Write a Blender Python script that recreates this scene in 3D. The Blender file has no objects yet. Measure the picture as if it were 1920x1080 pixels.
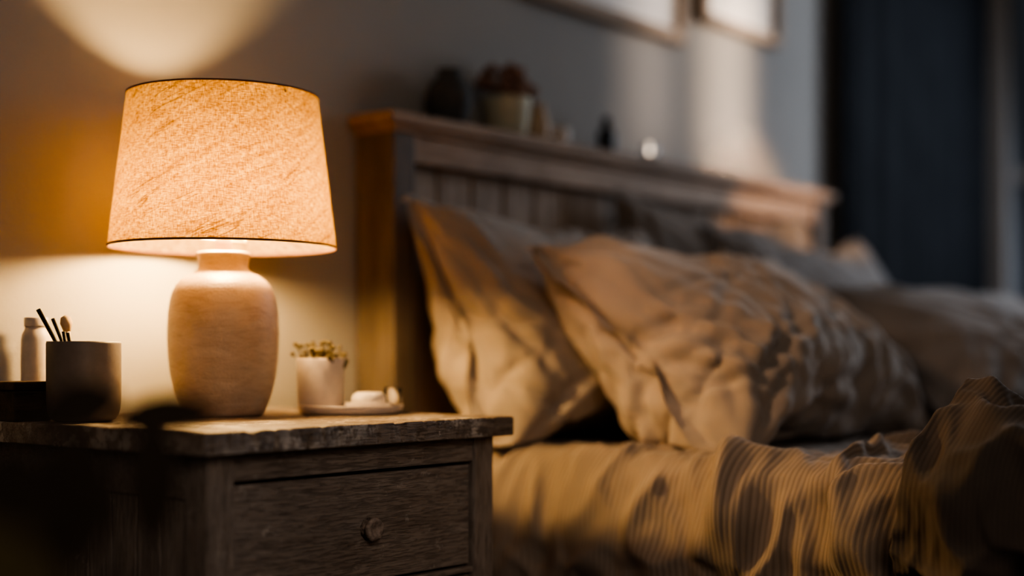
import bpy, bmesh, math, random, time
import numpy as np
from mathutils import Vector, Matrix, noise
random.seed(7)
S=bpy.context.scene
COL=S.collection
# ---------------------------------------------------------------- helpers
def link(o): COL.objects.link(o); return o
def empty(name,loc,label=None,cat=None,group=None):
    e=bpy.data.objects.new(name,None); e.location=loc; e.empty_display_size=.05; link(e)
    tag(e,label,cat,group); return e
def tag(o,label=None,cat=None,group=None,kind=None):
    if label:o["label"]=label
    if cat:o["category"]=cat
    if group:o["group"]=group
    if kind:o["kind"]=kind
    return o
def mk(name,verts,faces,mat=None,smooth=False,parent=None,loc=(0,0,0)):
    me=bpy.data.meshes.new(name); me.from_pydata([tuple(v) for v in verts],[],faces); me.validate(); me.update()
    o=bpy.data.objects.new(name,me); link(o); o.location=loc
    if mat: me.materials.append(mat)
    if smooth:
        for p in me.polygons:p.use_smooth=True
    if parent:
        o.parent=parent
    return o
def bm_obj(name,bm,mat,parent=None,loc=(0,0,0),smooth=False):
    me=bpy.data.meshes.new(name); bm.normal_update(); bm.to_mesh(me); bm.free()
    o=bpy.data.objects.new(name,me); link(o); o.location=loc
    if isinstance(mat,(list,tuple)):
        for m in mat: me.materials.append(m)
    elif mat: me.materials.append(mat)
    if smooth:
        for p in me.polygons:p.use_smooth=True
    if parent:o.parent=parent
    return o
def bbox(bm,lo,hi,bev=0.0,seg=2,mi=0):
    b=bmesh.new()
    bmesh.ops.create_cube(b,size=1)
    lo=Vector(lo);hi=Vector(hi);c=(lo+hi)/2;d=hi-lo
    for v in b.verts: v.co=Vector((v.co.x*d.x,v.co.y*d.y,v.co.z*d.z))+c
    if bev>0:
        bmesh.ops.bevel(b,geom=list(b.edges),offset=bev,segments=seg,affect='EDGES',profile=.6)
    for f in b.faces:f.material_index=mi
    tmp=bpy.data.meshes.new('tmp'); b.to_mesh(tmp); b.free(); bm.from_mesh(tmp); bpy.data.meshes.remove(tmp)
def box(name,lo,hi,mat,parent=None,bev=.0,seg=2,origin=(0,0,0)):
    bm=bmesh.new(); o=Vector(origin)
    bbox(bm,Vector(lo)-o,Vector(hi)-o,bev,seg)
    return bm_obj(name,bm,mat,parent,loc=origin if not parent else Vector(origin))
def lathe(name,prof,mat,seg=64,parent=None,loc=(0,0,0),smooth=True,close=False,wob=0):
    verts=[];faces=[];n=len(prof)
    for i,(r,z) in enumerate(prof):
        for j in range(seg):
            a=2*math.pi*j/seg
            rr=r*(1+wob*noise.noise(Vector((math.cos(a)*2,math.sin(a)*2,z*12))))
            verts.append((rr*math.cos(a),rr*math.sin(a),z))
    m=n if close else n-1
    for i in range(m):
        for j in range(seg):
            k=(j+1)%seg; i2=(i+1)%n
            faces.append((i*seg+j,i*seg+k,i2*seg+k,i2*seg+j))
    me=bpy.data.meshes.new(name); me.from_pydata(verts,[],faces)
    uv=me.uv_layers.new(name='UVMap')
    for p in me.polygons:
        i=p.index//seg; j=p.index%seg
        for li,vi in zip(p.loop_indices,p.vertices):
            vj=vi%seg
            if j==seg-1 and vj==0: vj=seg
            uv.data[li].uv=(vj/seg,verts[vi][2])
    bm=bmesh.new(); bm.from_mesh(me)
    bmesh.ops.remove_doubles(bm,verts=[v for v in bm.verts if math.hypot(v.co.x,v.co.y)<1e-6],dist=1e-5)
    bm.to_mesh(me); bm.free()
    for p in me.polygons:p.use_smooth=smooth
    me.materials.append(mat)
    o=bpy.data.objects.new(name,me); link(o); o.location=loc
    if parent:o.parent=parent
    return o
# ---------------------------------------------------------------- materials
def newmat(name):
    m=bpy.data.materials.new(name); m.use_nodes=True; nt=m.node_tree
    b=nt.nodes['Principled BSDF']; return m,nt,b
def N(nt,t,**kw):
    n=nt.nodes.new(t)
    for k,v in kw.items():
        if k in n.inputs.keys(): n.inputs[k].default_value=v
        else: setattr(n,k,v)
    return n
def ramp(nt,fac,stops,interp='LINEAR'):
    r=nt.nodes.new('ShaderNodeValToRGB'); r.color_ramp.interpolation=interp
    e=r.color_ramp.elements
    e[0].position=stops[0][0]; e[0].color=(*stops[0][1],1)
    e[1].position=stops[-1][0]; e[1].color=(*stops[-1][1],1)
    for p,c in stops[1:-1]:
        x=e.new(p); x.color=(*c,1)
    nt.links.new(fac,r.inputs[0]); return r
def simple(name,col,rough=.6,bump=.1,bscale=60,var=.12,metal=0,trans=0,ior=1.45):
    m,nt,b=newmat(name)
    tc=N(nt,'ShaderNodeTexCoord'); no=N(nt,'ShaderNodeTexNoise',Scale=bscale,Detail=4.0)
    nt.links.new(tc.outputs['Object'],no.inputs['Vector'])
    c=col
    r=ramp(nt,no.outputs['Fac'],[(.3,tuple(x*(1-var) for x in c)),(.7,tuple(min(1,x*(1+var)) for x in c))])
    nt.links.new(r.outputs[0],b.inputs['Base Color'])
    b.inputs['Roughness'].default_value=rough; b.inputs['Metallic'].default_value=metal
    b.inputs['Transmission Weight'].default_value=trans; b.inputs['IOR'].default_value=ior
    if bump>0:
        bp=N(nt,'ShaderNodeBump',Strength=bump,Distance=.002); nt.links.new(no.outputs['Fac'],bp.inputs['Height']); nt.links.new(bp.outputs[0],b.inputs['Normal'])
    return m
def wood(name,dark,mid,light,axis='X',sc=1.0,bump=.5,chips=0.0,rough=.65,chipcol=(.5,.45,.38),dist=.35,mulf=.7):
    m,nt,b=newmat(name); L=nt.links.new
    tc=N(nt,'ShaderNodeTexCoord'); mp=N(nt,'ShaderNodeMapping')
    s={'X':(3.5,46,46),'Y':(46,3.5,46),'Z':(46,46,3.5)}[axis]
    mp.inputs['Scale'].default_value=tuple(x*sc for x in s)
    L(tc.outputs['Object'],mp.inputs['Vector'])
    n1=N(nt,'ShaderNodeTexNoise',Scale=1.0,Detail=9.0,Roughness=.7,Distortion=dist); L(mp.outputs[0],n1.inputs['Vector'])
    n2=N(nt,'ShaderNodeTexNoise',Scale=5.0,Detail=6.0,Roughness=.75,Distortion=.15); L(mp.outputs[0],n2.inputs['Vector'])
    r=ramp(nt,n1.outputs['Fac'],[(.3,dark),(.5,mid),(.72,light)])
    r2=ramp(nt,n2.outputs['Fac'],[(.36,(.4,.38,.36)),(.50,(1,1,1))])
    mx=N(nt,'ShaderNodeMix',data_type='RGBA',blend_type='MULTIPLY'); mx.inputs['Factor'].default_value=mulf
    L(r.outputs[0],mx.inputs['A']); L(r2.outputs[0],mx.inputs['B'])
    out=mx.outputs['Result']
    nb=N(nt,'ShaderNodeTexNoise',Scale=5.0,Detail=4.0,Roughness=.6); L(tc.outputs['Object'],nb.inputs['Vector'])
    rb=ramp(nt,nb.outputs['Fac'],[(.35,(.72,.70,.68)),(.62,(1,1,1))])
    mb=N(nt,'ShaderNodeMix',data_type='RGBA',blend_type='MULTIPLY'); mb.inputs['Factor'].default_value=.8
    L(out,mb.inputs['A']); L(rb.outputs[0],mb.inputs['B']); out=mb.outputs['Result']
    if chips>0:
        n3=N(nt,'ShaderNodeTexNoise',Scale=26.0,Detail=8.0,Roughness=.78); L(tc.outputs['Object'],n3.inputs['Vector'])
        r3=ramp(nt,n3.outputs['Fac'],[(.64-chips*.1,(0,0,0)),(.67-chips*.1,(1,1,1))])
        n4=N(nt,'ShaderNodeTexNoise',Scale=6.0,Detail=3.0); L(tc.outputs['Object'],n4.inputs['Vector'])
        r4=ramp(nt,n4.outputs['Fac'],[(.46,(0,0,0)),(.56,(.85,.85,.85))])
        mm=N(nt,'ShaderNodeMath',operation='MULTIPLY'); L(r3.outputs[0],mm.inputs[0]); L(r4.outputs[0],mm.inputs[1])
        m2=N(nt,'ShaderNodeMix',data_type='RGBA'); L(mm.outputs[0],m2.inputs['Factor']); L(out,m2.inputs['A']); m2.inputs['B'].default_value=(*chipcol,1)
        out=m2.outputs['Result']
    L(out,b.inputs['Base Color']); b.inputs['Roughness'].default_value=rough
    ad=N(nt,'ShaderNodeMath',operation='ADD'); L(n1.outputs['Fac'],ad.inputs[0]); L(r2.outputs[0],ad.inputs[1])
    bp=N(nt,'ShaderNodeBump',Strength=bump,Distance=.003); L(ad.outputs[0],bp.inputs['Height']); L(bp.outputs[0],b.inputs['Normal'])
    return m
def fabric(name,col,weave=700,ribs=0,var=.15,rough=.95,sheen=.2,bump=.3,ribf=.6):
    m,nt,b=newmat(name); L=nt.links.new
    tc=N(nt,'ShaderNodeTexCoord'); no=N(nt,'ShaderNodeTexNoise',Scale=6.0,Detail=5.0); L(tc.outputs['Object'],no.inputs['Vector'])
    fi=N(nt,'ShaderNodeTexNoise',Scale=weave,Detail=2.0); L(tc.outputs['Object'],fi.inputs['Vector'])
    r=ramp(nt,no.outputs['Fac'],[(.3,tuple(x*(1-var) for x in col)),(.7,tuple(x*(1+var) for x in col))])
    out=r.outputs[0]; h=fi.outputs['Fac']
    bp=N(nt,'ShaderNodeBump',Strength=bump,Distance=.001); L(h,bp.inputs['Height']); nrm=bp.outputs[0]
    if ribs:
        uv=N(nt,'ShaderNodeUVMap',uv_map='UVMap')
        w=N(nt,'ShaderNodeTexWave',wave_type='BANDS',bands_direction='X',Scale=ribs,Distortion=1.0,Detail=3.0); w.inputs['Detail Scale'].default_value=.25
        L(uv.outputs[0],w.inputs['Vector'])
        rr=ramp(nt,w.outputs['Fac'],[(.1,(.5,.47,.45)),(.6,(1,1,1))])
        pn=N(nt,'ShaderNodeTexNoise',Scale=5.0,Detail=3.0); L(tc.outputs['Object'],pn.inputs['Vector'])
        pr_=ramp(nt,pn.outputs['Fac'],[(.35,(ribf*.7,)*3),(.65,(ribf,)*3)])
        mx=N(nt,'ShaderNodeMix',data_type='RGBA',blend_type='MULTIPLY'); L(pr_.outputs[0],mx.inputs['Factor'])
        L(out,mx.inputs['A']); L(rr.outputs[0],mx.inputs['B']); out=mx.outputs['Result']
        b2=N(nt,'ShaderNodeBump',Strength=.25,Distance=.002); L(w.outputs['Fac'],b2.inputs['Height']); L(nrm,b2.inputs['Normal']); nrm=b2.outputs[0]
    L(out,b.inputs['Base Color']); L(nrm,b.inputs['Normal'])
    b.inputs['Roughness'].default_value=rough; b.inputs['Sheen Weight'].default_value=sheen
    b.inputs['Specular IOR Level'].default_value=.15
    return m
def emis(name,col,st):
    m,nt,b=newmat(name)
    b.inputs['Base Color'].default_value=(.8,.7,.6,1)
    b.inputs['Emission Color'].default_value=(*col,1); b.inputs['Emission Strength'].default_value=st
    return m
def plaster(name,col,rough=.9,bump=.25):
    m,nt,b=newmat(name); L=nt.links.new
    tc=N(nt,'ShaderNodeTexCoord')
    n1=N(nt,'ShaderNodeTexNoise',Scale=1.5,Detail=5.0); L(tc.outputs['Object'],n1.inputs['Vector'])
    n2=N(nt,'ShaderNodeTexNoise',Scale=120.0,Detail=4.0,Roughness=.6); L(tc.outputs['Object'],n2.inputs['Vector'])
    r=ramp(nt,n1.outputs['Fac'],[(.3,tuple(x*.92 for x in col)),(.7,tuple(x*1.06 for x in col))]); L(r.outputs[0],b.inputs['Base Color'])
    bp=N(nt,'ShaderNodeBump',Strength=bump,Distance=.003); L(n2.outputs['Fac'],bp.inputs['Height']); L(bp.outputs[0],b.inputs['Normal'])
    b.inputs['Roughness'].default_value=rough; return m

M_wall=plaster('wall_plaster',(.37,.352,.33))
M_wallr=plaster('wall_plaster_side',(.34,.35,.37))
M_ceil=plaster('ceiling_paint',(.6,.58,.55))
M_floor=wood('floor_boards',(.05,.03,.02),(.10,.06,.035),(.15,.09,.05),'X',.6)
M_ns=wood('nightstand_wood',(.26,.205,.17),(.36,.30,.255),(.46,.39,.34),'X',1.7,bump=.65,rough=.5,dist=.12,chips=.6,chipcol=(.54,.47,.42),mulf=.42)
M_nst=wood('nightstand_top_wood',(.21,.16,.125),(.34,.27,.22),(.49,.41,.345),'X',1.5,bump=.7,chips=1.35,rough=.48,chipcol=(.68,.60,.52),mulf=.5)
M_nsv=wood('nightstand_upright_wood',(.27,.215,.18),(.37,.31,.265),(.47,.40,.35),'Z',1.7,bump=.65,rough=.5,dist=.12,chips=.6,chipcol=(.54,.47,.42),mulf=.42)
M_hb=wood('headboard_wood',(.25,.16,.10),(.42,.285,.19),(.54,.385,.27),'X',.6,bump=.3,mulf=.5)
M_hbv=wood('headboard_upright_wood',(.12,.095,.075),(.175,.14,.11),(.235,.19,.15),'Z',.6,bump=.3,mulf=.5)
M_hbp=wood('headboard_panel_wood',(.28,.19,.125),(.43,.31,.215),(.52,.395,.295),'Z',.7,bump=.3,mulf=.4)
M_hbd=wood('headboard_backing_wood',(.08,.06,.04),(.12,.09,.06),(.16,.12,.085),'Z',.7,bump=.2)
M_pil=fabric('linen_taupe',(.37,.315,.27),sheen=.3)
M_pil2=fabric('linen_grey',(.29,.26,.24),sheen=.2)
M_pild=fabric('linen_brown',(.25,.205,.17),sheen=.2)
M_sheet=fabric('sheet_cotton',(.40,.33,.26))
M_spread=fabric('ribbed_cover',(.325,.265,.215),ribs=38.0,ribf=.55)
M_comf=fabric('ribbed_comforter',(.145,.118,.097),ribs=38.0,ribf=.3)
M_curt=fabric('dark_curtain_cloth',(.026,.028,.032),sheen=.0)
M_cer=simple('white_ceramic',(.64,.56,.50),rough=.45,bump=.15,bscale=90,var=.06)
M_cupm=simple('greige_ceramic',(.25,.205,.175),rough=.5,bump=.15,bscale=90,var=.06)
M_dark=simple('dark_object',(.03,.024,.02),rough=.5)
M_glass=simple('clear_glass',(.9,.9,.9),rough=.05,bump=0,var=.02,trans=1.0)

# ---------------------------------------------------------------- room
def struct(o): o["kind"]="structure"; return o
struct(box('wall_back',(-2.6,0,0),(3.6,.12,2.6),M_wall))
struct(box('floor',(-2.6,-3.4,-.1),(3.6,.12,0),M_floor))
struct(box('ceiling',(-2.6,-3.4,2.6),(3.6,.12,2.7),M_ceil))
bm=bmesh.new()
X=3.45
bbox(bm,(X,-.09,0),(X+.15,0,2.6)); bbox(bm,(X,-1.25,0),(X+.15,-.09,.35)); bbox(bm,(X,-1.25,2.25),(X+.15,-.09,2.6)); bbox(bm,(X,-3.4,0),(X+.15,-1.25,2.6))
struct(bm_obj('wall_right',bm,M_wallr))
M_trim=simple('trim_paint',(.60,.56,.53),rough=.5)
bm=bmesh.new()
bbox(bm,(X-.02,-.10,.33),(X+.0,-.035,2.3),.004); bbox(bm,(X-.02,-1.31,.33),(X,-1.25,2.3),.004)
bbox(bm,(X-.02,-1.25,2.25),(X,-.10,2.3),.004); bbox(bm,(X-.04,-1.31,.30),(X,-.035,.34),.004)
bbox(bm,(X+.05,-.69,.35),(X+.09,-.65,2.25)); bbox(bm,(X+.05,-1.25,1.28),(X+.09,-.09,1.32))
struct(bm_obj('window_1',bm,M_trim))
struct(box('baseboard_back',(-2.6,-.015,0),(X,0,.10),M_trim,bev=.003))

# ---------------------------------------------------------------- nightstand
NSX0,NSX1,NSY0,NSY1=-.305,.265,-.528,-.016
TOP=.60
ns=empty('nightstand',((NSX0+NSX1)/2,(NSY0+NSY1)/2,0),'weathered brown wooden nightstand with drawers beside the bed','nightstand')
def P(o,par):
    o.parent=par; o.matrix_parent_inverse=Matrix.Translation(-Vector(par.location)) if par.parent is None else par_inv(par); return o
def par_inv(par):
    bpy.context.view_layer.update(); return par.matrix_world.inverted()
bm=bmesh.new()
bbox(bm,(NSX0,NSY0,TOP-.028),(NSX1,NSY1,TOP),.003,3)
bmesh.ops.subdivide_edges(bm,edges=[e for e in bm.edges if e.calc_length()>.3 and abs((e.verts[0].co-e.verts[1].co).x)>.3],cuts=240,use_grid_fill=True)
for v in bm.verts:
    if v.co.y<NSY0+.008:
        k=max(0,noise.noise(Vector((v.co.x*24,v.co.z*40,3)))-.20)*2.0+.6*max(0,noise.noise(Vector((v.co.x*90,v.co.z*80,9)))-.1)
        v.co.y+=k*.009
        if v.co.z>TOP-.006: v.co.z-=k*.006
P(bm_obj('tabletop',bm,M_nst),ns)
bx0,bx1,by0,by1=NSX0+.022,NSX1-.022,NSY0+.022,NSY1-.006
bm=bmesh.new()
pw=.042
FZ=TOP-.028
bbox(bm,(bx0+.008,by0+pw,.10),(bx0+.02,by1-pw,FZ-.04),0,1,0)
for i in range(8):
    a=by0+pw+ (by1-by0-2*pw)*i/8; b_=by0+pw+(by1-by0-2*pw)*(i+1)/8
    bbox(bm,(bx0+.003,a+.001,.12),(bx0+.012,b_-.001,FZ-.05),.0025,2,1)
bbox(bm,(bx0,by0+pw,FZ-.055),(bx0+.02,by1-pw,FZ),.001); bbox(bm,(bx0,by0+pw,.10),(bx0+.02,by1-pw,.15),.001)
bbox(bm,(bx1-.016,by0+pw,.10),(bx1-.004,by1-pw,FZ),0); bbox(bm,(bx0+pw,by1-.014,.10),(bx1-pw,by1,FZ),0)
bbox(bm,(bx0+.02,by0+.02,.10),(bx1-.02,by1-.02,.115),0)
DR=[(.388,.533),(.232,.374)]
bbox(bm,(bx0+pw,by0+.003,.537),(bx1-pw,by0+.022,FZ),.0015)
bbox(bm,(bx0+pw,by0+.003,.377),(bx1-pw,by0+.022,.385),.001)
bbox(bm,(bx0+pw,by0+.003,.13),(bx1-pw,by0+.022,.228),.0015)
P(bm_obj('cabinet_body',bm,[M_ns,M_nsv]),ns)
for (x,y) in ((bx0,by0),(bx1-pw,by0),(bx0,by1-pw),(bx1-pw,by1-pw)):
    P(box('leg',(x,y,0),(x+pw,y+pw,FZ-.0005),M_nsv,bev=.003),ns)
M_knob=simple('knob_wood',(.30,.24,.20),rough=.7,bump=.9,bscale=160,var=.4)
for (z0,z1) in DR:
    d=bmesh.new()
    bbox(d,(bx0+pw+.004,by0+.007,z0+.001),(bx1-pw-.004,by0+.024,z1-.001),.002,2)
    bbox(d,(bx0+pw+.012,by0+.024,z0+.006),(bx1-pw-.012,by1-.03,z1-.012),0)
    dr=P(bm_obj('drawer',d,M_ns),ns)
    k=lathe('knob',[(0,.012),(.004,.0125),(.008,.0145),(.0115,.016),(.0142,.0152),(.016,.0125),(.0152,.009),(.0115,.0065),(.0095,.004),(.015,0),(0,0)],M_knob,seg=48,wob=.12)
    k.matrix_world=Matrix.Translation(((bx0+bx1)/2+.012,by0+.007,(z0+z1)/2-.002))@Matrix.Rotation(math.radians(90),4,'X')
    mw=k.matrix_world.copy(); k.parent=dr; bpy.context.view_layer.update(); k.matrix_parent_inverse=dr.matrix_world.inverted(); k.matrix_world=mw

# ---------------------------------------------------------------- lamp
lamp=empty('table_lamp',(0,-.19,TOP),'glowing table lamp with cream fabric shade and beige ceramic base','lamp')
m,nt,b=newmat('lamp_base_ceramic'); L=nt.links.new
tc=N(nt,'ShaderNodeTexCoord'); mp=N(nt,'ShaderNodeMapping'); mp.inputs['Scale'].default_value=(22,22,95); mp.inputs['Rotation'].default_value=(.30,.20,0)
L(tc.outputs['Object'],mp.inputs[0])
n1=N(nt,'ShaderNodeTexNoise',Scale=1.0,Detail=8.0,Roughness=.75,Distortion=.7); L(mp.outputs[0],n1.inputs['Vector'])
n2=N(nt,'ShaderNodeTexNoise',Scale=260.0,Detail=3.0); L(tc.outputs['Object'],n2.inputs['Vector'])
n3=N(nt,'ShaderNodeTexNoise',Scale=12.0,Detail=5.0); L(tc.outputs['Object'],n3.inputs['Vector'])
r=ramp(nt,n1.outputs['Fac'],[(.28,(.48,.35,.26)),(.5,(.60,.465,.355)),(.7,(.69,.555,.435))])
r3=ramp(nt,n3.outputs['Fac'],[(.35,(.84,.81,.78)),(.65,(1,1,1))])
mx=N(nt,'ShaderNodeMix',data_type='RGBA',blend_type='MULTIPLY'); mx.inputs['Factor'].default_value=.8; L(r.outputs[0],mx.inputs['A']); L(r3.outputs[0],mx.inputs['B'])
L(mx.outputs['Result'],b.inputs['Base Color'])
ad=N(nt,'ShaderNodeMath',operation='ADD'); L(n1.outputs['Fac'],ad.inputs[0]); L(n2.outputs['Fac'],ad.inputs[1])
bp=N(nt,'ShaderNodeBump',Strength=.5,Distance=.002); L(ad.outputs[0],bp.inputs['Height']); L(bp.outputs[0],b.inputs['Normal'])
b.inputs['Roughness'].default_value=.36
M_base=m
prof=[(0,0),(.052,0),(.0565,.002),(.061,.007),(.0665,.020),(.072,.038),(.0765,.060),(.0795,.083),(.0807,.105),(.0808,.128),(.0800,.150),(.0775,.169),(.0735,.183),(.068,.1935),(.061,.2010),(.052,.207),(.044,.2105),(.0392,.2135),(.0368,.217),(.036,.222),(.0375,.230),(.0395,.237),(.0388,.2405),(.034,.242),(0,.242)]
lathe('lamp_base',prof,M_base,96,parent=lamp,wob=.006)
M_brass=simple('aged_brass',(.55,.38,.18),rough=.35,metal=.8,bump=0)
M_sock=simple('socket_ceramic',(.42,.29,.20),rough=.6)
lathe('lamp_socket',[(0,.242),(.012,.242),(.012,.260),(.014,.262),(.014,.2635),(0,.2635)],M_sock,32,parent=lamp)
M_bulb=emis('bulb_glow',(1.0,.645,.27),350.0)
lathe('light_bulb',[(0,.2635),(.011,.264),(.021,.2675),(.030,.275),(.0355,.285),(.0375,.298),(.0355,.311),(.030,.322),(.020,.331),(.010,.335),(0,.336)],M_bulb,40,parent=lamp)
m,nt,b=newmat('lamp_shade_fabric'); L=nt.links.new
nt.nodes.remove(b); out=nt.nodes['Material Output']
uv=N(nt,'ShaderNodeUVMap',uv_map='UVMap')
mu=N(nt,'ShaderNodeMapping'); mu.inputs['Scale'].default_value=(.96,1,1); L(uv.outputs[0],mu.inputs[0])
def thr(sx,sy,lo,c0,rot=0.0,det=3.0,dis=.3,w=.2):
    a=N(nt,'ShaderNodeMapping'); a.inputs['Rotation'].default_value=(0,0,rot); L(mu.outputs[0],a.inputs[0])
    q=N(nt,'ShaderNodeMapping'); q.inputs['Scale'].default_value=(sx,sy,1); L(a.outputs[0],q.inputs[0])
    n=N(nt,'ShaderNodeTexNoise',Scale=1.0,Detail=det,Roughness=.6,Distortion=dis); L(q.outputs[0],n.inputs['Vector'])
    return ramp(nt,n.outputs['Fac'],[(lo,c0),(lo+w,(1,1,1))]),n
def mul(a,c,f):
    x=N(nt,'ShaderNodeMix',data_type='RGBA',blend_type='MULTIPLY'); x.inputs['Factor'].default_value=f; L(a,x.inputs['A']); L(c,x.inputs['B']); return x.outputs['Result']
t1,_=thr(110,540,.37,(.48,.38,.28),w=.24); t2,_=thr(540,110,.37,(.48,.38,.28),w=.24); t3,_=thr(14,100,.32,(.66,.57,.46),math.radians(-27),5.0,.6,.3)
q0=N(nt,'ShaderNodeMapping'); q0.inputs['Rotation'].default_value=(0,0,math.radians(-25)); L(mu.outputs[0],q0.inputs[0])
q1=N(nt,'ShaderNodeMapping'); q1.inputs['Scale'].default_value=(3.2,30,1); L(q0.outputs[0],q1.inputs[0])
nd=N(nt,'ShaderNodeTexNoise',Scale=1.0,Detail=3.0,Roughness=.5,Distortion=.7); L(q1.outputs[0],nd.inputs['Vector'])
rd=ramp(nt,nd.outputs['Fac'],[(.490,(1,1,1)),(.502,(.36,.27,.18)),(.507,(.36,.27,.18)),(.519,(1,1,1))])
mk_=N(nt,'ShaderNodeTexNoise',Scale=9.0,Detail=3.0); L(mu.outputs[0],mk_.inputs['Vector'])
rm=ramp(nt,mk_.outputs['Fac'],[(.42,(0,0,0)),(.56,(.9,.9,.9))])
xm=N(nt,'ShaderNodeMix',data_type='RGBA',blend_type='MULTIPLY'); L(rm.outputs[0],xm.inputs['Factor']); L(t1.outputs[0],xm.inputs['A']); L(rd.outputs[0],xm.inputs['B'])
pat=mul(mul(xm.outputs['Result'],t2.outputs[0],.85),t3.outputs[0],.8)
base=N(nt,'ShaderNodeRGB'); base.outputs[0].default_value=(.36,.24,.076,1)
base2=N(nt,'ShaderNodeRGB'); base2.outputs[0].default_value=(.52,.41,.25,1)
tcol=mul(base.outputs[0],pat,1.0); dcol=mul(base2.outputs[0],pat,.8)
tr=N(nt,'ShaderNodeBsdfTranslucent'); df=N(nt,'ShaderNodeBsdfDiffuse'); L(tcol,tr.inputs[0]); L(dcol,df.inputs[0])
bp=N(nt,'ShaderNodeBump',Strength=.5,Distance=.002); L(pat,bp.inputs['Height']); L(bp.outputs[0],df.inputs['Normal'])
ms=N(nt,'ShaderNodeMixShader'); ms.inputs[0].default_value=.5; L(df.outputs[0],ms.inputs[1]); L(tr.outputs[0],ms.inputs[2]); L(ms.outputs[0],out.inputs['Surface'])
M_shade=m
SB,ST=.248,.471
RB,RT=.1655,.1385
pr=[(RB+(RT-RB)*i/20,SB+(ST-SB)*i/20) for i in range(21)]
lathe('lamp_shade',pr,M_shade,128,parent=lamp)
M_trimd=simple('shade_trim_cloth',(.16,.075,.045),rough=.9)
lathe('shade_trim',[(RB-.001,SB-.0005),(RB+.0010,SB-.0005),(RB+.0008,SB+.0025),(RB-.0012,SB+.0025)],M_trimd,128,parent=lamp,close=True)
lathe('shade_trim',[(RT-.001,ST-.0015),(RT+.0010,ST-.0015),(RT+.0008,ST+.0008),(RT-.0010,ST+.0008)],M_trimd,128,parent=lamp,close=True)
bm=bmesh.new()
for a in range(3):
    t=a*2*math.pi/3+.5; n_=Vector((math.cos(t),math.sin(t),0))
    M=Matrix.Translation(n_*(RT/2)+Vector((0,0,ST-.012)))@Matrix.Rotation(t,4,'Z')@Matrix.Rotation(math.pi/2,4,'Y')
    bmesh.ops.create_cone(bm,segments=8,radius1=.0012,radius2=.0012,depth=RT-.002,matrix=M,cap_ends=True)
for s_ in(-1,1):
    bmesh.ops.create_cone(bm,segments=8,radius1=.0012,radius2=.0012,depth=.200,matrix=Matrix.Translation((s_*.042,0,.359)),cap_ends=True)
    bmesh.ops.create_cone(bm,segments=8,radius1=.0012,radius2=.0012,depth=.044,matrix=Matrix.Translation((s_*.021,0,ST-.012))@Matrix.Rotation(math.pi/2,4,'Y'),cap_ends=True)
    bmesh.ops.create_cone(bm,segments=8,radius1=.0012,radius2=.0012,depth=.044,matrix=Matrix.Translation((s_*.021,0,.259))@Matrix.Rotation(math.pi/2,4,'Y'),cap_ends=True)
bm_obj('shade_holder',bm,M_brass,parent=lamp)

# ---------------------------------------------------------------- small things on nightstand
cup=empty('brush_pot',(-.229,-.177,TOP),'round matte ceramic pot holding brushes on the nightstand','pot')
lathe('pot_body',[(0,0),(.034,0),(.041,.0025),(.0455,.008),(.048,.017),(.0490,.03),(.0492,.105),(.0485,.1085),(.0465,.1085),(.0458,.105),(.0455,.02),(.04,.008),(0,.008)],M_cupm,64,parent=cup)
M_bd=simple('brush_handle_dark',(.02,.015,.012),rough=.4); M_bl=simple('brush_bristle',(.62,.46,.30),rough=.8)
def stick(name,a,b_,r0,r1,mat,label,tipmat=None,tip=.02):
    a=Vector(a);b_=Vector(b_);d=b_-a;Ln=d.length
    q=d.to_track_quat('Z','Y')
    prof=[(0,0),(r0,0),(r0*1.1,Ln*.5),(r1,Ln),(0,Ln)]
    e=empty(name,a,label,'brush','brushes in the ceramic pot'); e.rotation_euler=q.to_euler()
    lathe('brush_handle',prof,mat,16,parent=e)
    if tipmat: lathe('bristle_head',[(0,Ln-.001),(r1*1.0,Ln),(r1*1.9,Ln+tip*.5),(r1*1.5,Ln+tip*.85),(0,Ln+tip)],tipmat,20,parent=e)
cx,cy=-.229,-.177
def cp(r,dz,f=0): return (cx+.633*r+.774*f,cy-.774*r+.633*f,TOP+dz)
stick('paint_brush',cp(.015,.010),cp(-.062,.152),.0022,.0032,M_bd,'dark slim brush leaning out of the ceramic pot')
stick('paint_brush',cp(.004,.010,.018),cp(-.050,.140,.024),.0018,.0026,M_bd,'dark slim brush leaning out of the ceramic pot')
stick('makeup_brush',cp(-.020,.010,.026),cp(-.034,.122,.036),.003,.0045,M_bl,'pale brush with soft bristles in the ceramic pot',M_bl,.024)
stick('paint_brush',cp(-.005,.010,-.012),cp(-.023,.122,-.015),.002,.0024,M_bd,'dark slim brush leaning out of the ceramic pot')
stick('paint_brush',cp(.008,.010,-.022),cp(-.014,.120,-.025),.002,.0024,M_bd,'dark slim brush leaning out of the ceramic pot')
bot=empty('ceramic_bottle',(-.215,-.040,TOP),'small pale ceramic bottle with a short neck','bottle')
lathe('bottle_body',[(0,0),(.018,0),(.0205,.003),(.021,.02),(.021,.112),(.0195,.120),(.0165,.125),(.0155,.128),(.0155,.130),(0,.130)],M_cer,40,parent=bot)
lathe('bottle_cap',[(0,.130),(.0165,.130),(.0168,.132),(.0168,.142),(.016,.1435),(0,.1435)],M_cer,40,parent=bot)
M_bx=wood('dark_box_wood',(.03,.018,.011),(.06,.038,.024),(.10,.065,.045),'X',1.0)
bxe=empty('wooden_box',(-.272,-.092,TOP),'small dark wooden box on the nightstand','box')
P(box('box_body',(-.301,-.125,TOP),(-.245,-.065,TOP+.042),M_bx,bev=.002),bxe)
P(box('box_lid',(-.303,-.127,TOP+.042),(-.243,-.063,TOP+.054),M_bx,bev=.002),bxe)
tx,ty=.170,-.284
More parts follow.
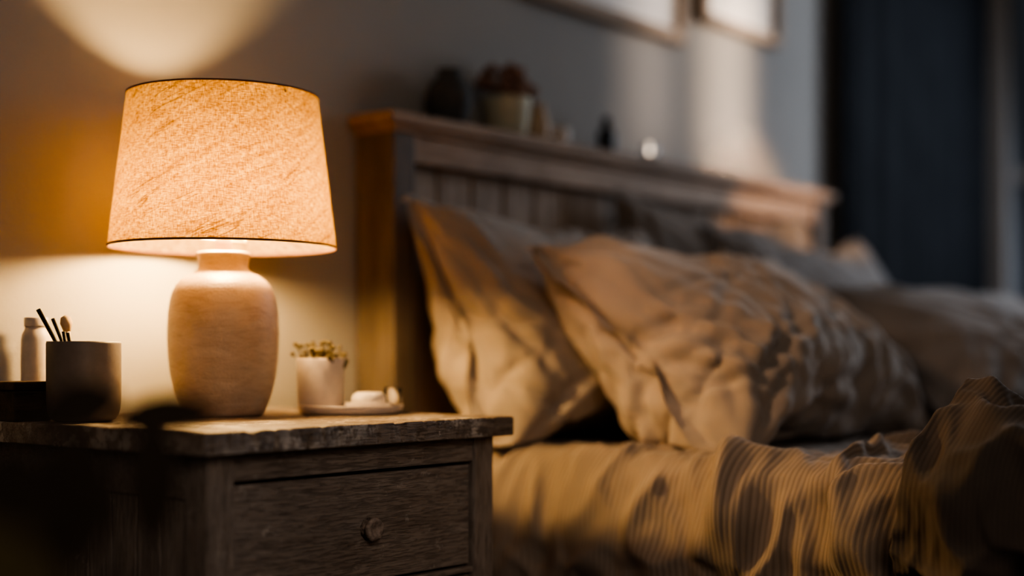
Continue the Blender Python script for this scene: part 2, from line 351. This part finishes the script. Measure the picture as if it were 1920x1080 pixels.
tray=lathe('round_tray',[(0,0),(.070,0),(.077,.003),(.080,.013),(.079,.0145),(.0772,.0135),(.0745,.006),(.070,.005),(0,.005)],M_cer,72,loc=(tx,ty,TOP))
tag(tray,'round pale ceramic tray on the nightstand','tray')
sp=empty('potted_succulent',(.148,-.240,TOP+.005),'small green sprigs in a white ceramic pot on the tray','potted plant')
lathe('plant_pot',[(0,0),(.031,0),(.034,.003),(.0355,.02),(.0365,.078),(.0358,.080),(.0335,.080),(.033,.072),(0,.070)],M_cer,56,parent=sp)
M_leaf=simple('succulent_green',(.125,.098,.055),rough=.7)
bm=bmesh.new(); random.seed(3)
for i in range(80):
    a=random.uniform(0,6.28); rr=random.uniform(.0,.038); tilt=random.uniform(.0,1.5); ln=random.uniform(.003,.0075)
    hz=random.uniform(.074,.096)-rr*.2
    Mx=Matrix.Translation((rr*math.cos(a),rr*math.sin(a),hz))@Matrix.Rotation(a,4,'Z')@Matrix.Rotation(tilt,4,'Y')@Matrix.Diagonal((ln*.7,ln*.35,ln,1))
    bmesh.ops.create_icosphere(bm,subdivisions=1,radius=1,matrix=Mx)
for i in range(28):
    a=random.uniform(0,6.28); rr=random.uniform(.003,.048)
    p0=Vector((rr*.6*math.cos(a),rr*.6*math.sin(a),.068)); p1=Vector((rr*math.cos(a),rr*math.sin(a),random.uniform(.085,.106))); d=p1-p0
    bmesh.ops.create_cone(bm,segments=6,radius1=.0008,radius2=.0006,depth=d.length,matrix=Matrix.Translation((p0+p1)/2)@d.to_track_quat('Z','Y').to_matrix().to_4x4(),cap_ends=True)
    bmesh.ops.create_icosphere(bm,subdivisions=1,radius=.004,matrix=Matrix.Translation(p1))
bm_obj('succulent_leaves',bm,M_leaf,parent=sp,smooth=True)
M_cream=simple('cream_soap',(.74,.67,.60),rough=.5)
dish=lathe('soap_dish',[(0,0),(.026,0),(.033,.004),(.037,.013),(.0355,.0135),(.030,.006),(0,.005)],M_cer,48,loc=(.178,-.314,TOP+.005)); tag(dish,'small white dish on the round tray','dish')
soap=lathe('soap_bar',[(0,0),(.019,0),(.0245,.003),(.0265,.011),(.0245,.019),(.019,.023),(0,.024)],M_cream,40,loc=(.178,-.314,TOP+.0102)); tag(soap,'rounded pale soap bar lying in the dish','soap')
gj=lathe('glass_jar',[(0,0),(.0125,0),(.014,.002),(.014,.034),(.0132,.035),(.0126,.034),(.0126,.003),(0,.003)],M_glass,40,loc=(.2225,-.322,TOP+.005)); tag(gj,'tiny clear glass jar on the tray','jar')

# ---------------------------------------------------------------- bed
BX0,BX1=.454,2.108
bed=empty('bed',((BX0+BX1)/2,-1.05,0),'wooden bed with planked headboard and ledge top','bed')
hb=empty('headboard',((BX0+BX1)/2,-.05,0)); P(hb,bed)
def PH(o):
    bpy.context.view_layer.update(); o.parent=hb; o.matrix_parent_inverse=hb.matrix_world.inverted(); return o
bm=bmesh.new()
bbox(bm,(BX0-.020,-.116,1.098),(BX1+.024,-.004,1.12),.004,3)
bbox(bm,(BX0-.004,-.104,1.086),(BX1+.006,-.004,1.098),.003,3)
PH(bm_obj('cap_shelf',bm,M_hb))
bm=bmesh.new()
bbox(bm,(BX0+.055,-.094,1.035),(BX1-.055,-.03,1.086),.002); bbox(bm,(BX0+.055,-.092,.30),(BX1-.055,-.03,.40),.002)
PH(bm_obj('headboard_rail',bm,M_hb))
bm=bmesh.new()
npl=16; w=(BX1-BX0-.11)/npl
for i in range(npl):
    a=BX0+.055+i*w
    bbox(bm,(a+.003,-.066,.38),(a+w-.003,-.045,1.045),.006,2)
bbox(bm,(BX0+.05,-.045,.38),(BX1-.05,-.03,1.045),0,1,1)
PH(bm_obj('headboard_panel',bm,[M_hbp,M_hbd]))
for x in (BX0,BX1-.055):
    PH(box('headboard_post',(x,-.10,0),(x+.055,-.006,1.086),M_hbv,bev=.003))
BZ=.505
P(box('bed_base',(BX0+.03,-2.1,.16),(BX1-.03,-.10,.30),M_hb,bev=.01),bed)
mt=P(box('mattress',(BX0+.03,-2.12,.30),(BX1-.03,-.105,BZ),M_sheet,bev=.045,seg=5),bed)
for x in(BX0+.06,BX1-.12):
    P(box('bed_leg',(x,-2.05,0),(x+.06,-1.99,.16),M_hb,bev=.003),bed)

def sm(a,b,x):
    t=max(0,min(1,(x-a)/(b-a))); return t*t*(3-2*t)
BT=BZ+.02
xl=BX0+.008
nz=lambda a,b,c: noise.noise(Vector((a,b,c)))
def make_path(xl,R,BT,x0):
    L1=x0-(xl+R)
    def path(s):
        if s<L1: return Vector((x0-s,0,BT)),Vector((0,0,1))
        s-=L1; L2=R*math.pi/2
        if s<L2:
            a=s/R; return Vector((xl+R-R*math.sin(a),0,BT-R+R*math.cos(a))),Vector((-math.sin(a),0,math.cos(a)))
        s-=L2; return Vector((xl,0,BT-R-s)),Vector((-1,0,0))
    return path,L1
def setuv(me,uv):
    l=me.uv_layers.new(name='UVMap')
    for lp in me.loops: l.data[lp.index].uv=uv[lp.vertex_index]
def run_cloth(o,frames,sub=0,**kw):
    md=o.modifiers.new('Cloth','CLOTH'); st=md.settings; cs=md.collision_settings
    for k,v in kw.items():
        if k.startswith('c_'): setattr(cs,k[2:],v)
        elif k=='gravity': st.effector_weights.gravity=v
        else: setattr(st,k,v)
    md.point_cache.frame_start=1; md.point_cache.frame_end=frames
    S.frame_start=1;S.frame_end=frames
    for f in range(1,frames+1): S.frame_set(f)
    dg=bpy.context.evaluated_depsgraph_get()
    me=bpy.data.meshes.new_from_object(o.evaluated_get(dg))
    o.modifiers.clear(); S.frame_set(1)
    return me
def as_collider(o,th=.006,fr=60):
    o.modifiers.new('Collision','COLLISION'); o.collision.thickness_outer=th; o.collision.cloth_friction=fr; o.collision.damping=.9; return o
c_bed=as_collider(box('col_bed',(xl+.006,-2.4,0),(2.3,.2,BT-.002),None,bev=.05,seg=5))
# ---- bedspread
path,L1=make_path(xl-.006,.06,BT+.010,1.60)
Ltot=L1+.06*math.pi/2+.38
nyb,nsb=220,170
V=[];F=[];UV=[]
for i in range(nyb+1):
    y=-.13-1.75*i/nyb; rum=.75+.25*sm(-.50,-.85,y)
    for j in range(nsb+1):
        s=Ltot*j/nsb; p,n=path(s)
        f=.006+.016*(nz(y*8+s*5,s*3-y*2,1)+.6)+.008*nz(y*22+s*6,s*12,4)
        ph=y*9+s*6.0+3.4*nz(y*2.4,s*2.5,31)
        ridge=(.5+.5*math.cos(2*ph))**2.2
        pilz=1-.9*sm(L1+.0,L1-.10,s)*sm(-.92,-.80,y)
        sdm=1-.45*sm(L1+.05,L1+.25,s)
        f+=rum*.056*ridge*(.30+1.1*abs(nz(y*2.4,s*2.4,8)))*pilz*sdm
        f+=rum*.028*(1-abs(nz(y*8-s*6,s*6+y*4,3))*2.0)**2*pilz*sdm
        f+=rum*.014*(1-abs(nz(y*17+s*9,s*11-y*7,13))*2.0)**2*pilz
        q=p+n*f; V.append((q.x,y,q.z)); UV.append((1.04*y+.012*nz(y*5,s*5,7),s))
W=nsb+1
for i in range(nyb):
    for j in range(nsb):
        a=i*W+j; F.append((a,a+1,a+W+1,a+W))
o=mk('spread_sim',V,F)
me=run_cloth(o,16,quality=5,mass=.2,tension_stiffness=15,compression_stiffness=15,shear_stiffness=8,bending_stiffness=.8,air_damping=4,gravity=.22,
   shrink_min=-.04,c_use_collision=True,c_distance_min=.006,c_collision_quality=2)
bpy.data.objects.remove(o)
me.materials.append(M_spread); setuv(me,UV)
for p in me.polygons:p.use_smooth=True
spread=bpy.data.objects.new('bedspread',me); link(spread)
tag(spread,'taupe ribbed linen bedspread draped over the side of the bed','bedspread')
# ---- comforter heap
path2,L1c=make_path(xl-.05,.08,BT+.072,1.60)
Lc=L1c+.08*math.pi/2+.32
nyc,nsc=200,185
V=[];F=[];UV=[]
for i in range(nyc+1):
    v=i/nyc
    for j in range(nsc+1):
        s=Lc*j/nsc; p,n=path2(s)
        side=sm(L1c-.1,L1c+.3,s)
        y0=-1.05-.08*math.sin(s*2.6)+.09*nz(s*2.2,0,3)+.04*nz(s*6,0,1)-.05*side
        y=y0+(-1.98-y0)*v
        u1=y*13+s*7.5+3.0*nz(y*3.2,s*3.2,11); u2=y*22-s*10+2.5*nz(y*4,s*4,17)
        ed=1-.5*math.exp(-((y-y0)/.05)**2)
        rg=max(0.0,(1-math.sqrt(math.sin(u1)**2+.06))/.76)
        f=.010+.100*rg**1.1*(.3+1.1*abs(nz(y*2,s*2,5)))*ed+.055*max(0.0,.5+.5*math.cos(2*u2))**1.5*(.3+1.2*abs(nz(y*3,s*3,25)))
        f+=.038*(1-abs(nz(y*9+s*5,s*8-y*4,9))*1.8)**2+.018*(1-abs(nz(y*19+s*9,s*15-y*7,29))*2.0)**2
        q=p+n*f*(1-.25*side); V.append((q.x,y,q.z)); UV.append((1.22*y+.5*f,s))
W=nsc+1
for i in range(nyc):
    for j in range(nsc):
        a=i*W+j; F.append((a,a+1,a+W+1,a+W))
as_collider(spread,.008)
o=mk('comf_sim',V,F)
me=run_cloth(o,12,quality=5,mass=.2,tension_stiffness=15,compression_stiffness=15,shear_stiffness=8,bending_stiffness=.6,air_damping=4,gravity=.2,
   shrink_min=-.06,c_use_collision=True,c_distance_min=.008,c_collision_quality=2)
bpy.data.objects.remove(o)
me.materials.append(M_comf); setuv(me,UV)
for p in me.polygons:p.use_smooth=True
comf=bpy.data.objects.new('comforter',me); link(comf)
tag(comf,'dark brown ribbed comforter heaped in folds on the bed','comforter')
# ---------------------------------------------------------------- pillows
def pillow_mesh(w,h,seed,nx,ny,fl):
    V=[];F=[];idx={};R=[]
    def edge(i,j): return i<=fl or j<=fl or i>=nx-fl or j>=ny-fl
    for side in (1,-1):
        for i in range(nx+1):
            for j in range(ny+1):
                e=edge(i,j)
                if side==-1 and e: idx[(side,i,j)]=idx[(1,i,j)]; continue
                u=i/nx*2-1; v=j/ny*2-1
                x=u*w/2; y=v*h/2
                z=0.003*nz(x*20,y*20,seed) if e else side*(.018*(1-u**4)*(1-v**4)+.004)+.010*nz(x*13+seed,y*13,side*3)
                idx[(side,i,j)]=len(V); V.append((x,y,z)); R.append((u,v,side if not e else 0))
    for side in(1,-1):
        for i in range(nx):
            for j in range(ny):
                flange=(i<fl or j<fl or i>=nx-fl or j>=ny-fl)
                if flange and side==-1: continue
                q=[idx[(side,i,j)],idx[(side,i+1,j)],idx[(side,i+1,j+1)],idx[(side,i,j+1)]]
                F.append(tuple(q if side==1 else q[::-1]))
    return V,F,R
def inflate(w,h,seed,press,nx=110,ny=80,fl=3,frames=28):
    V,F,R=pillow_mesh(w,h,seed,nx,ny,fl)
    o=mk('pillow_sim',V,F)
    vg=o.vertex_groups.new(name='p'); vg.add([i for i,r in enumerate(R) if r[2]!=0],1.0,'REPLACE')
    me=run_cloth(o,frames,quality=5,mass=.12,tension_stiffness=40,compression_stiffness=40,shear_stiffness=20,bending_stiffness=.02,
        air_damping=3,use_pressure=True,uniform_pressure_force=press,vertex_group_pressure='p',gravity=0.0,c_use_collision=False)
    bpy.data.objects.remove(o)
    return me,R
def creases(me,R,seed,depth,ncr,fan,W,H):
    rnd=random.Random(seed)
    n=len(me.vertices)
    co=np.empty(n*3); me.vertices.foreach_get('co',co); co=co.reshape(-1,3)
    no=np.empty(n*3); me.vertices.foreach_get('normal',no); no=no.reshape(-1,3)
    R=np.array(R); x=R[:,0]*W/2; y=R[:,1]*H/2
    edge=np.clip((1-np.abs(R[:,0])-.06)*5,0,1)*np.clip((1-np.abs(R[:,1])-.08)*5,0,1)
    disp=np.zeros(n)
    for k in range(ncr):
        m=rnd.random()
        if m<.45: ax=fan[0]*W/2+rnd.gauss(0,.11); ay=fan[1]*H/2+rnd.gauss(0,.05); ang=math.atan2(-fan[1],-fan[0]*.6)+rnd.uniform(-1.2,1.2); st=rnd.uniform(.01,.09); ln=rnd.uniform(.18,.42)
        elif m<.62:
            sx=rnd.choice((-1,1)); sy=rnd.choice((-1,1)); ax=sx*W/2*.9; ay=sy*H/2*.9; ang=math.atan2(-sy*H,-sx*W)+rnd.uniform(-.6,.6); st=rnd.uniform(.03,.08); ln=rnd.uniform(.12,.30)
        else: ax=rnd.uniform(-.85,.85)*W/2; ay=rnd.uniform(-.85,.85)*H/2; ang=rnd.uniform(.4,2.7); st=0; ln=rnd.uniform(.14,.34)
        dx,dy=math.cos(ang),math.sin(ang)
        a=(x-ax)*dx+(y-ay)*dy-st; c=-(x-ax)*dy+(y-ay)*dx
        c=c+rnd.uniform(-1.5,1.5)*a*a+.006*np.sin(a*26+k)
        wd=rnd.uniform(.004,.0095)*(1+1.2*np.clip(a/ln,0,1))
        env=np.clip(a/(.3*ln),0,1)*np.clip((ln-a)/(.65*ln),0,1); env=env*env*(3-2*env)
        disp+=env*rnd.uniform(.35,1.0)*depth*(-np.exp(-(c/wd)**2)*.8+.7*np.exp(-((np.abs(c)-2.0*wd)/(1.5*wd))**2))
    nn=np.array([nz(a*6+seed*3,b*6,seed)+.4*nz(a*14,b*14+seed,2) for a,b in zip(x,y)])
    disp+=.011*nn
    disp*=edge*(R[:,2]!=0)
    co+=no*disp[:,None]
    me.vertices.foreach_set('co',co.ravel()); me.update()
def rest(me,zmin,ymax):
    for v in me.vertices:
        d=v.co.z-zmin
        if d<.022:
            k=.022*math.exp(min(0,(d-.022))/.022); v.co.z=zmin+k*.95
            v.co.z+=.002*nz(v.co.x*25,v.co.y*25,4)
        if v.co.y>ymax: v.co.y=ymax-.002+ (v.co.y-ymax)*.02
    me.update()
def finish(me,mat,label):
    me.materials.clear(); me.materials.append(mat)
    for p in me.polygons:p.use_smooth=True
    o=bpy.data.objects.new('pillow',me); link(o)
    sd=o.modifiers.new('Sub','SUBSURF'); sd.levels=1; sd.render_levels=1
    tag(o,label,'pillow','pillows on the bed'); return o
def place(loc,tilt,yaw,H):
    return Matrix.Translation(loc)@Matrix.Rotation(math.radians(yaw),4,'Z')@Matrix.Rotation(math.radians(tilt),4,'X')@Matrix.Translation((0,H/2,0))
PW,PH_=.80,.58
meA,RR=inflate(PW,PH_,1.0,5.0)
ext=[max(v.co[k] for v in meA.vertices)-min(v.co[k] for v in meA.vertices) for k in range(3)]
def scaled(W,H,T,sag=0.0,bulge=0.0,crn=0.0):
    mm=meA.copy(); mm.transform(Matrix.Diagonal((W/ext[0],H/ext[1],T/ext[2],1)))
    for v in mm.vertices:
        t_=v.co.y/(H/2); u_=v.co.x/(W/2)
        v.co.z*=1-sag*t_
        v.co.x*=1+bulge*(1-t_*t_)
        v.co.y+=(-bulge*.8*(1-u_*u_)*H/2 if t_<0 else bulge*.5*(1-u_*u_)*H/2)*abs(t_)
        if t_<0:
            k=crn*(abs(u_)**4)*(abs(t_)**4); v.co.x*=1-k; v.co.y*=1-k*.8
        # soft top corners
        if t_>0:
            k=.05*(abs(u_)**5)*(abs(t_)**5); v.co.x*=1-k; v.co.y*=1-k
    return mm
PZ=BT+.012
for (mat,loc,tilt,yaw,sc,label,sd_,dep,ncr,fan) in [
   (M_pil,(.830,-.345,BT-.035),65,1,(.78,.55,.28,.55,.07,.0),'taupe linen pillow standing against the wooden headboard',1,.0085,56,(-.2,-.7)),
   (M_pil,(.930,-.745,BT-.035),43,2,(.81,.59,.31,.38,.07,.0),'large creased taupe linen pillow leaning on another pillow',2,.0125,95,(-.5,-.7)),
   (M_pild,(1.50,-.22,BT+.01),80,-2,(.84,.53,.14,.2,.06,.05),'dark brown linen pillow standing against the headboard',3,.006,30,(.3,-.9)),
   (M_pil2,(1.70,-.41,BT+.0),65,-3,(.75,.52,.20,.3,.10,.05),'grey linen pillow leaning on the dark pillow',4,.007,30,(.3,-.9)),
   (M_pil2,(1.80,-.83,BT-.01),40,-4,(.84,.51,.27,.3,.10,.05),'dim grey linen pillow lying at the front of the pile',6,.009,60,(.3,-.9))]:
    mm=scaled(*sc); mm.transform(place(loc,tilt,yaw,sc[1])); mm.update(); creases(mm,RR,sd_,dep,ncr,fan,PW,PH_); rest(mm,PZ,-.112)
    finish(mm,mat,label)
for o in list(bpy.data.objects):
    if o.name.startswith('col_'): bpy.data.objects.remove(o)
for md in list(spread.modifiers): spread.modifiers.remove(md)
for o,th in((spread,.003),(comf,.008)):
    sd=o.modifiers.new('Sub','SUBSURF'); sd.levels=1; sd.render_levels=1
    so=o.modifiers.new('Solid','SOLIDIFY'); so.thickness=th; so.offset=-1

# ---------------------------------------------------------------- things on headboard ledge
HZ=1.12
M_gp=simple('sage_pot',(.56,.53,.40),rough=.6); M_fl=simple('dried_flower',(.27,.16,.115),rough=.9,var=.4); M_st=simple('stem_green',(.12,.10,.06),rough=.8)
fp=empty('flower_pot',(.822,-.055,HZ),'sage green pot with dried reddish flowers on the headboard ledge','potted plant')
lathe('plant_pot',[(0,0),(.036,0),(.040,.004),(.049,.072),(.0495,.078),(.046,.078),(.044,.068),(0,.066)],M_gp,48,parent=fp)
bm=bmesh.new(); bs=bmesh.new(); random.seed(11)
for i in range(44):
    a=random.uniform(0,6.28); rr=random.uniform(0,.082); hz=.085+random.uniform(0,.075)*(1-rr/.12)
    y_=rr*math.sin(a)*.55
    bmesh.ops.create_icosphere(bm,subdivisions=2,radius=random.uniform(.006,.014),matrix=Matrix.Translation((rr*math.cos(a),y_,hz)))
    d=Vector((rr*math.cos(a),y_,hz))-Vector((0,0,.06))
    bmesh.ops.create_cone(bs,segments=6,radius1=.0015,radius2=.0015,depth=d.length,matrix=Matrix.Translation(Vector((0,0,.06))+d/2)@d.to_track_quat('Z','Y').to_matrix().to_4x4(),cap_ends=True)
for v in bm.verts: v.co+=v.normal*.004*noise.noise(v.co*140)
bm_obj('flower_heads',bm,M_fl,parent=fp,smooth=True); bm_obj('flower_stems',bs,M_st,parent=fp)
M_dv=simple('dark_glaze',(.085,.085,.082),rough=.8)
dv=lathe('dark_vase',[(0,0),(.026,0),(.032,.006),(.042,.035),(.044,.055),(.038,.078),(.024,.094),(.020,.102),(.024,.108),(.020,.108),(.017,.1),(0,.09)],M_dv,48,loc=(.652,-.055,HZ)); tag(dv,'round dark glazed vase on the headboard ledge','vase')
M_amb=simple('warm_stoneware',(.50,.36,.24),rough=.5)
j1=lathe('small_jug',[(0,0),(.018,0),(.024,.006),(.027,.03),(.022,.055),(.015,.068),(.018,.08),(.015,.08),(.012,.068),(0,.06)],M_amb,40,loc=(.928,-.05,HZ)); tag(j1,'warm brown stoneware jug beside the flower pot','jug')
j2=lathe('candle_cup',[(0,0),(.017,0),(.02,.004),(.021,.038),(.0195,.039),(.018,.030),(0,.028)],M_cer,40,loc=(.990,-.06,HZ)); tag(j2,'small pale candle cup on the headboard ledge','candle cup')
M_bk=simple('black_glass',(.03,.032,.035),rough=.4)
db=empty('dark_bottle',(1.163,-.055,HZ),'small black bottle standing on the headboard ledge','bottle')
lathe('bottle_body',[(0,0),(.017,0),(.0195,.003),(.0198,.045),(.016,.056),(.008,.062),(.0078,.066),(0,.066)],M_bk,40,parent=db)
lathe('bottle_cap',[(0,.066),(.0095,.066),(.0095,.083),(.008,.085),(0,.085)],M_bk,24,parent=db)
ve=empty('glass_votive',(1.286,-.085,HZ),'small round glass votive with an added glow for its bright glint on the headboard ledge','candle holder')
lathe('votive_glass',[(0,0),(.012,0),(.018,.006),(.021,.018),(.019,.030),(.014,.037),(.0125,.036),(.017,.029),(.0185,.018),(.016,.008),(0,.004)],M_glass,40,parent=ve)
lathe('candle_wax',[(0,.005),(.011,.005),(.012,.008),(.012,.013),(0,.0135)],M_cream,24,parent=ve)
M_glint=emis('votive_glint_glow',(1.0,.80,.62),4.0)  # emissive flame shape added to stand for the bright glint on the votive
lathe('glint_flame',[(0,.014),(.003,.016),(.0045,.021),(.003,.027),(.001,.032),(0,.034)],M_glint,20,parent=ve)
# ---------------------------------------------------------------- pictures
M_fw=wood('frame_oak',(.30,.21,.14),(.42,.30,.20),(.52,.39,.27),'Z',1.0,bump=.2)
M_mat=simple('picture_paper',(.88,.84,.80),rough=.9,bump=0,var=.04)
def picture(x0,x1,z0,z1,fm,label,fw=.028):
    e=empty('picture_frame',((x0+x1)/2,-.015,z0),label,'picture frame','framed pictures above the bed')
    bm=bmesh.new()
    bbox(bm,(x0,-.03,z0),(x1,-.001,z0+fw),.002); bbox(bm,(x0,-.03,z1-fw),(x1,-.001,z1),.002)
    bbox(bm,(x0,-.03,z0+fw),(x0+fw,-.001,z1-fw),.002); bbox(bm,(x1-fw,-.03,z0+fw),(x1,-.001,z1-fw),.002)
    P(bm_obj('frame_border',bm,fm),e)
    P(box('picture_sheet',(x0+fw-.002,-.014,z0+fw-.002),(x1-fw+.002,-.004,z1-fw+.002),M_mat),e)
picture(.93,1.53,1.427,1.86,M_fw,'oak framed pale picture hanging above the headboard')
picture(1.61,1.995,1.50,1.95,M_fw,'smaller framed pale picture hanging above the headboard',.022)
# ---------------------------------------------------------------- curtain
ce=empty('curtain',(2.9,-.08,0),'heavy charcoal floor length curtain on the wall','curtain')
V=[];F=[]
nxc=260
for i in range(nxc+1):
    x=2.31+1.06*i/nxc
    for k in range(9):
        z=.02+2.40*k/8
        V.append((x,-.055+.010*math.sin(i*.16+.9*math.sin(i*.05))*(.8+.2*math.sin(k)),z))
for i in range(nxc):
    for k in range(8):
        a=i*9+k; F.append((a,a+9,a+10,a+1))
o=P(mk('curtain_panel',V,F,M_curt,True),ce); so=o.modifiers.new('S','SOLIDIFY'); so.thickness=.003
bm=bmesh.new(); bmesh.ops.create_cone(bm,segments=20,radius1=.012,radius2=.012,depth=1.14,matrix=Matrix.Translation((2.86,-.055,2.43))@Matrix.Rotation(math.pi/2,4,'Y'),cap_ends=True)
for x in(2.32,3.38): bmesh.ops.create_cone(bm,segments=12,radius1=.006,radius2=.006,depth=.055,matrix=Matrix.Translation((x,-.0275,2.43))@Matrix.Rotation(math.pi/2,4,'X'),cap_ends=True)
P(bm_obj('curtain_rod',bm,M_dark),ce)
# ---------------------------------------------------------------- foreground plant
M_lf=simple('dark_foliage',(.060,.043,.028),rough=.9); M_lo=simple('olive_foliage',(.15,.12,.05),rough=.7)
pe=empty('floor_plant',(-.74,-.96,0),'dark broad-leaved plant in a pot standing on the floor','potted plant')
lathe('plant_pot',[(0,0),(.09,0),(.10,.01),(.13,.22),(.132,.24),(.12,.24),(.115,.21),(0,.20)],M_dark,48,parent=pe,)
CAM=Vector((-1.356,-1.848,.692))
def at(px,py,Zd):
    r=(px-960)/2667; Xc=r*Zd; zc=(663-py)/2667*Zd
    return Vector((CAM.x+.6327*Xc+.7744*Zd,CAM.y-.7744*Xc+.6327*Zd,CAM.z+zc))
bm=bmesh.new(); bs=bmesh.new()
def leaf(bm,tip,base,width,droop=.02,up=(.3,.2,1)):
    tip=Vector(tip);base=Vector(base);d=tip-base; sidev=d.cross(Vector(up)).normalized()
    n=16;prev=None
    for i in range(n+1):
        t=i/n; wd=width*math.sin(math.pi*min(1,t*.92+.06))**.7
        c=base+d*t+Vector((0,0,droop*math.sin(math.pi*t)))
        a=bm.verts.new(c+sidev*wd); m_=bm.verts.new(c+Vector((0,0,-wd*.2))); b2=bm.verts.new(c-sidev*wd)
        if prev: bm.faces.new((prev[0],prev[1],m_,a)); bm.faces.new((prev[1],prev[2],b2,m_))
        prev=(a,m_,b2)
def stem(a,b_,r1=.006):
    a=Vector(a);b_=Vector(b_);d=b_-a
    bmesh.ops.create_cone(bs,segments=8,radius1=r1,radius2=.003,depth=d.length,matrix=Matrix.Translation((a+b_)/2)@d.to_track_quat('Z','Y').to_matrix().to_4x4(),cap_ends=True)
root=Vector((-.74,-.96,.20))
fw=(-.77,-.63,.15)
for (px0,py0,px1,py1,Zd,wd) in [(215,790,405,774,1.12,.016),(75,785,225,745,1.08,.019),(285,1010,286,790,1.12,.020),(125,1060,145,815,1.06,.030),(10,1090,30,845,1.04,.036)]:
    p0=at(px0,py0,Zd);p1_=at(px1,py1,Zd); leaf(bm,p1_,p0,wd,.002,up=fw); stem(root,p0,.004)
P(bm_obj('plant_leaves',bm,M_lf,smooth=True),pe); P(bm_obj('plant_stems',bs,M_lf),pe)
po=empty('olive_plant',(-.97,-1.17,0),'tall olive-leaved plant in a slim dark pot','potted plant')
lathe('plant_pot',[(0,0),(.06,0),(.07,.01),(.075,.28),(.07,.30),(.065,.29),(0,.28)],M_dark,40,parent=po)
bm=bmesh.new(); bs=bmesh.new(); root=Vector((-.97,-1.17,.28))
for (px0,py0,px1,py1,wd) in [(-40,1130,50,1000,.020),(60,1180,90,1050,.014),(-120,1120,-20,975,.03)]:
    p0=at(px0,py0,.8);p1_=at(px1,py1,.8); leaf(bm,p1_,p0,wd,.004,up=fw); stem(root,p0)
P(bm_obj('plant_leaves',bm,M_lo,smooth=True),po); P(bm_obj('plant_stems',bs,M_lo),po)

# ---------------------------------------------------------------- lights
def area(name,loc,target,sx,sy,power,col,spread=180):
    l=bpy.data.lights.new(name,'AREA'); l.shape='RECTANGLE'; l.size=sx; l.size_y=sy; l.energy=power; l.color=col; l.spread=math.radians(spread)
    o=bpy.data.objects.new(name,l); link(o); o.location=loc
    o.rotation_euler=(Vector(target)-Vector(loc)).to_track_quat('-Z','Y').to_euler(); return o
def spot(name,loc,target,power,col,ang,blend=.6,rad=.05):
    l=bpy.data.lights.new(name,'SPOT'); l.energy=power;l.color=col;l.spot_size=math.radians(ang);l.spot_blend=blend;l.shadow_soft_size=rad
    o=bpy.data.objects.new(name,l); link(o); o.location=loc
    o.rotation_euler=(Vector(target)-Vector(loc)).to_track_quat('-Z','Y').to_euler(); return o
area('window_glow',(3.35,-1.1,1.5),(.9,-.6,.7),1.0,1.2,25,(.78,.87,1.0))
area('sun_stripe',(2.9,-1.0,1.42),(1.76,0,1.40),.07,.50,.50,(1.0,.76,.55),10)
area('sun_stripe_thin',(2.6,-1.1,1.42),(1.41,0,1.40),.03,.5,.13,(1.0,.80,.65),9)
spot('warm_headboard_beam',(2.3,-1.7,1.9),(1.86,-.1,1.06),115,(1.0,.58,.26),16,.7,.02)
spot('warm_bed_fill',(-.05,-.45,1.28),(.85,-.88,.64),12,(1.0,.64,.41),58,.5,.05)  # added warm spot above the lamp, lifts the bedding beyond the bulb's reach
spot('picture_fill',(.9,-1.5,2.3),(1.5,0,1.62),14,(1.0,.86,.72),24,1.0,.1)  # added fill to brighten the picture sheets, no fixture there
spot('nightstand_fill',(-1.15,-2.3,1.5),(.02,-.5,.42),23,(1.0,.82,.69),24,.8,.3)
area('room_fill',(-1.6,-3.0,1.7),(.2,-.3,.7),1.6,1.4,12.5,(1.0,.82,.68))
w=bpy.data.worlds.new('World'); S.world=w; w.use_nodes=True
bg=w.node_tree.nodes['Background']; bg.inputs[0].default_value=(.38,.45,.55,1); bg.inputs[1].default_value=.065
# ---------------------------------------------------------------- camera
cd=bpy.data.cameras.new('Camera'); cam=bpy.data.objects.new('Camera',cd); link(cam)
cd.lens=50; cd.sensor_width=36; cd.shift_y=123/1920
cam.location=CAM
fwd=Vector((.7744,.6327,0)); cam.rotation_euler=fwd.to_track_quat('-Z','Y').to_euler()
cd.dof.use_dof=True; cd.dof.focus_distance=1.92; cd.dof.aperture_fstop=.9
cd.clip_start=.02
S.camera=cam
S.view_settings.look='AgX - High Contrast'
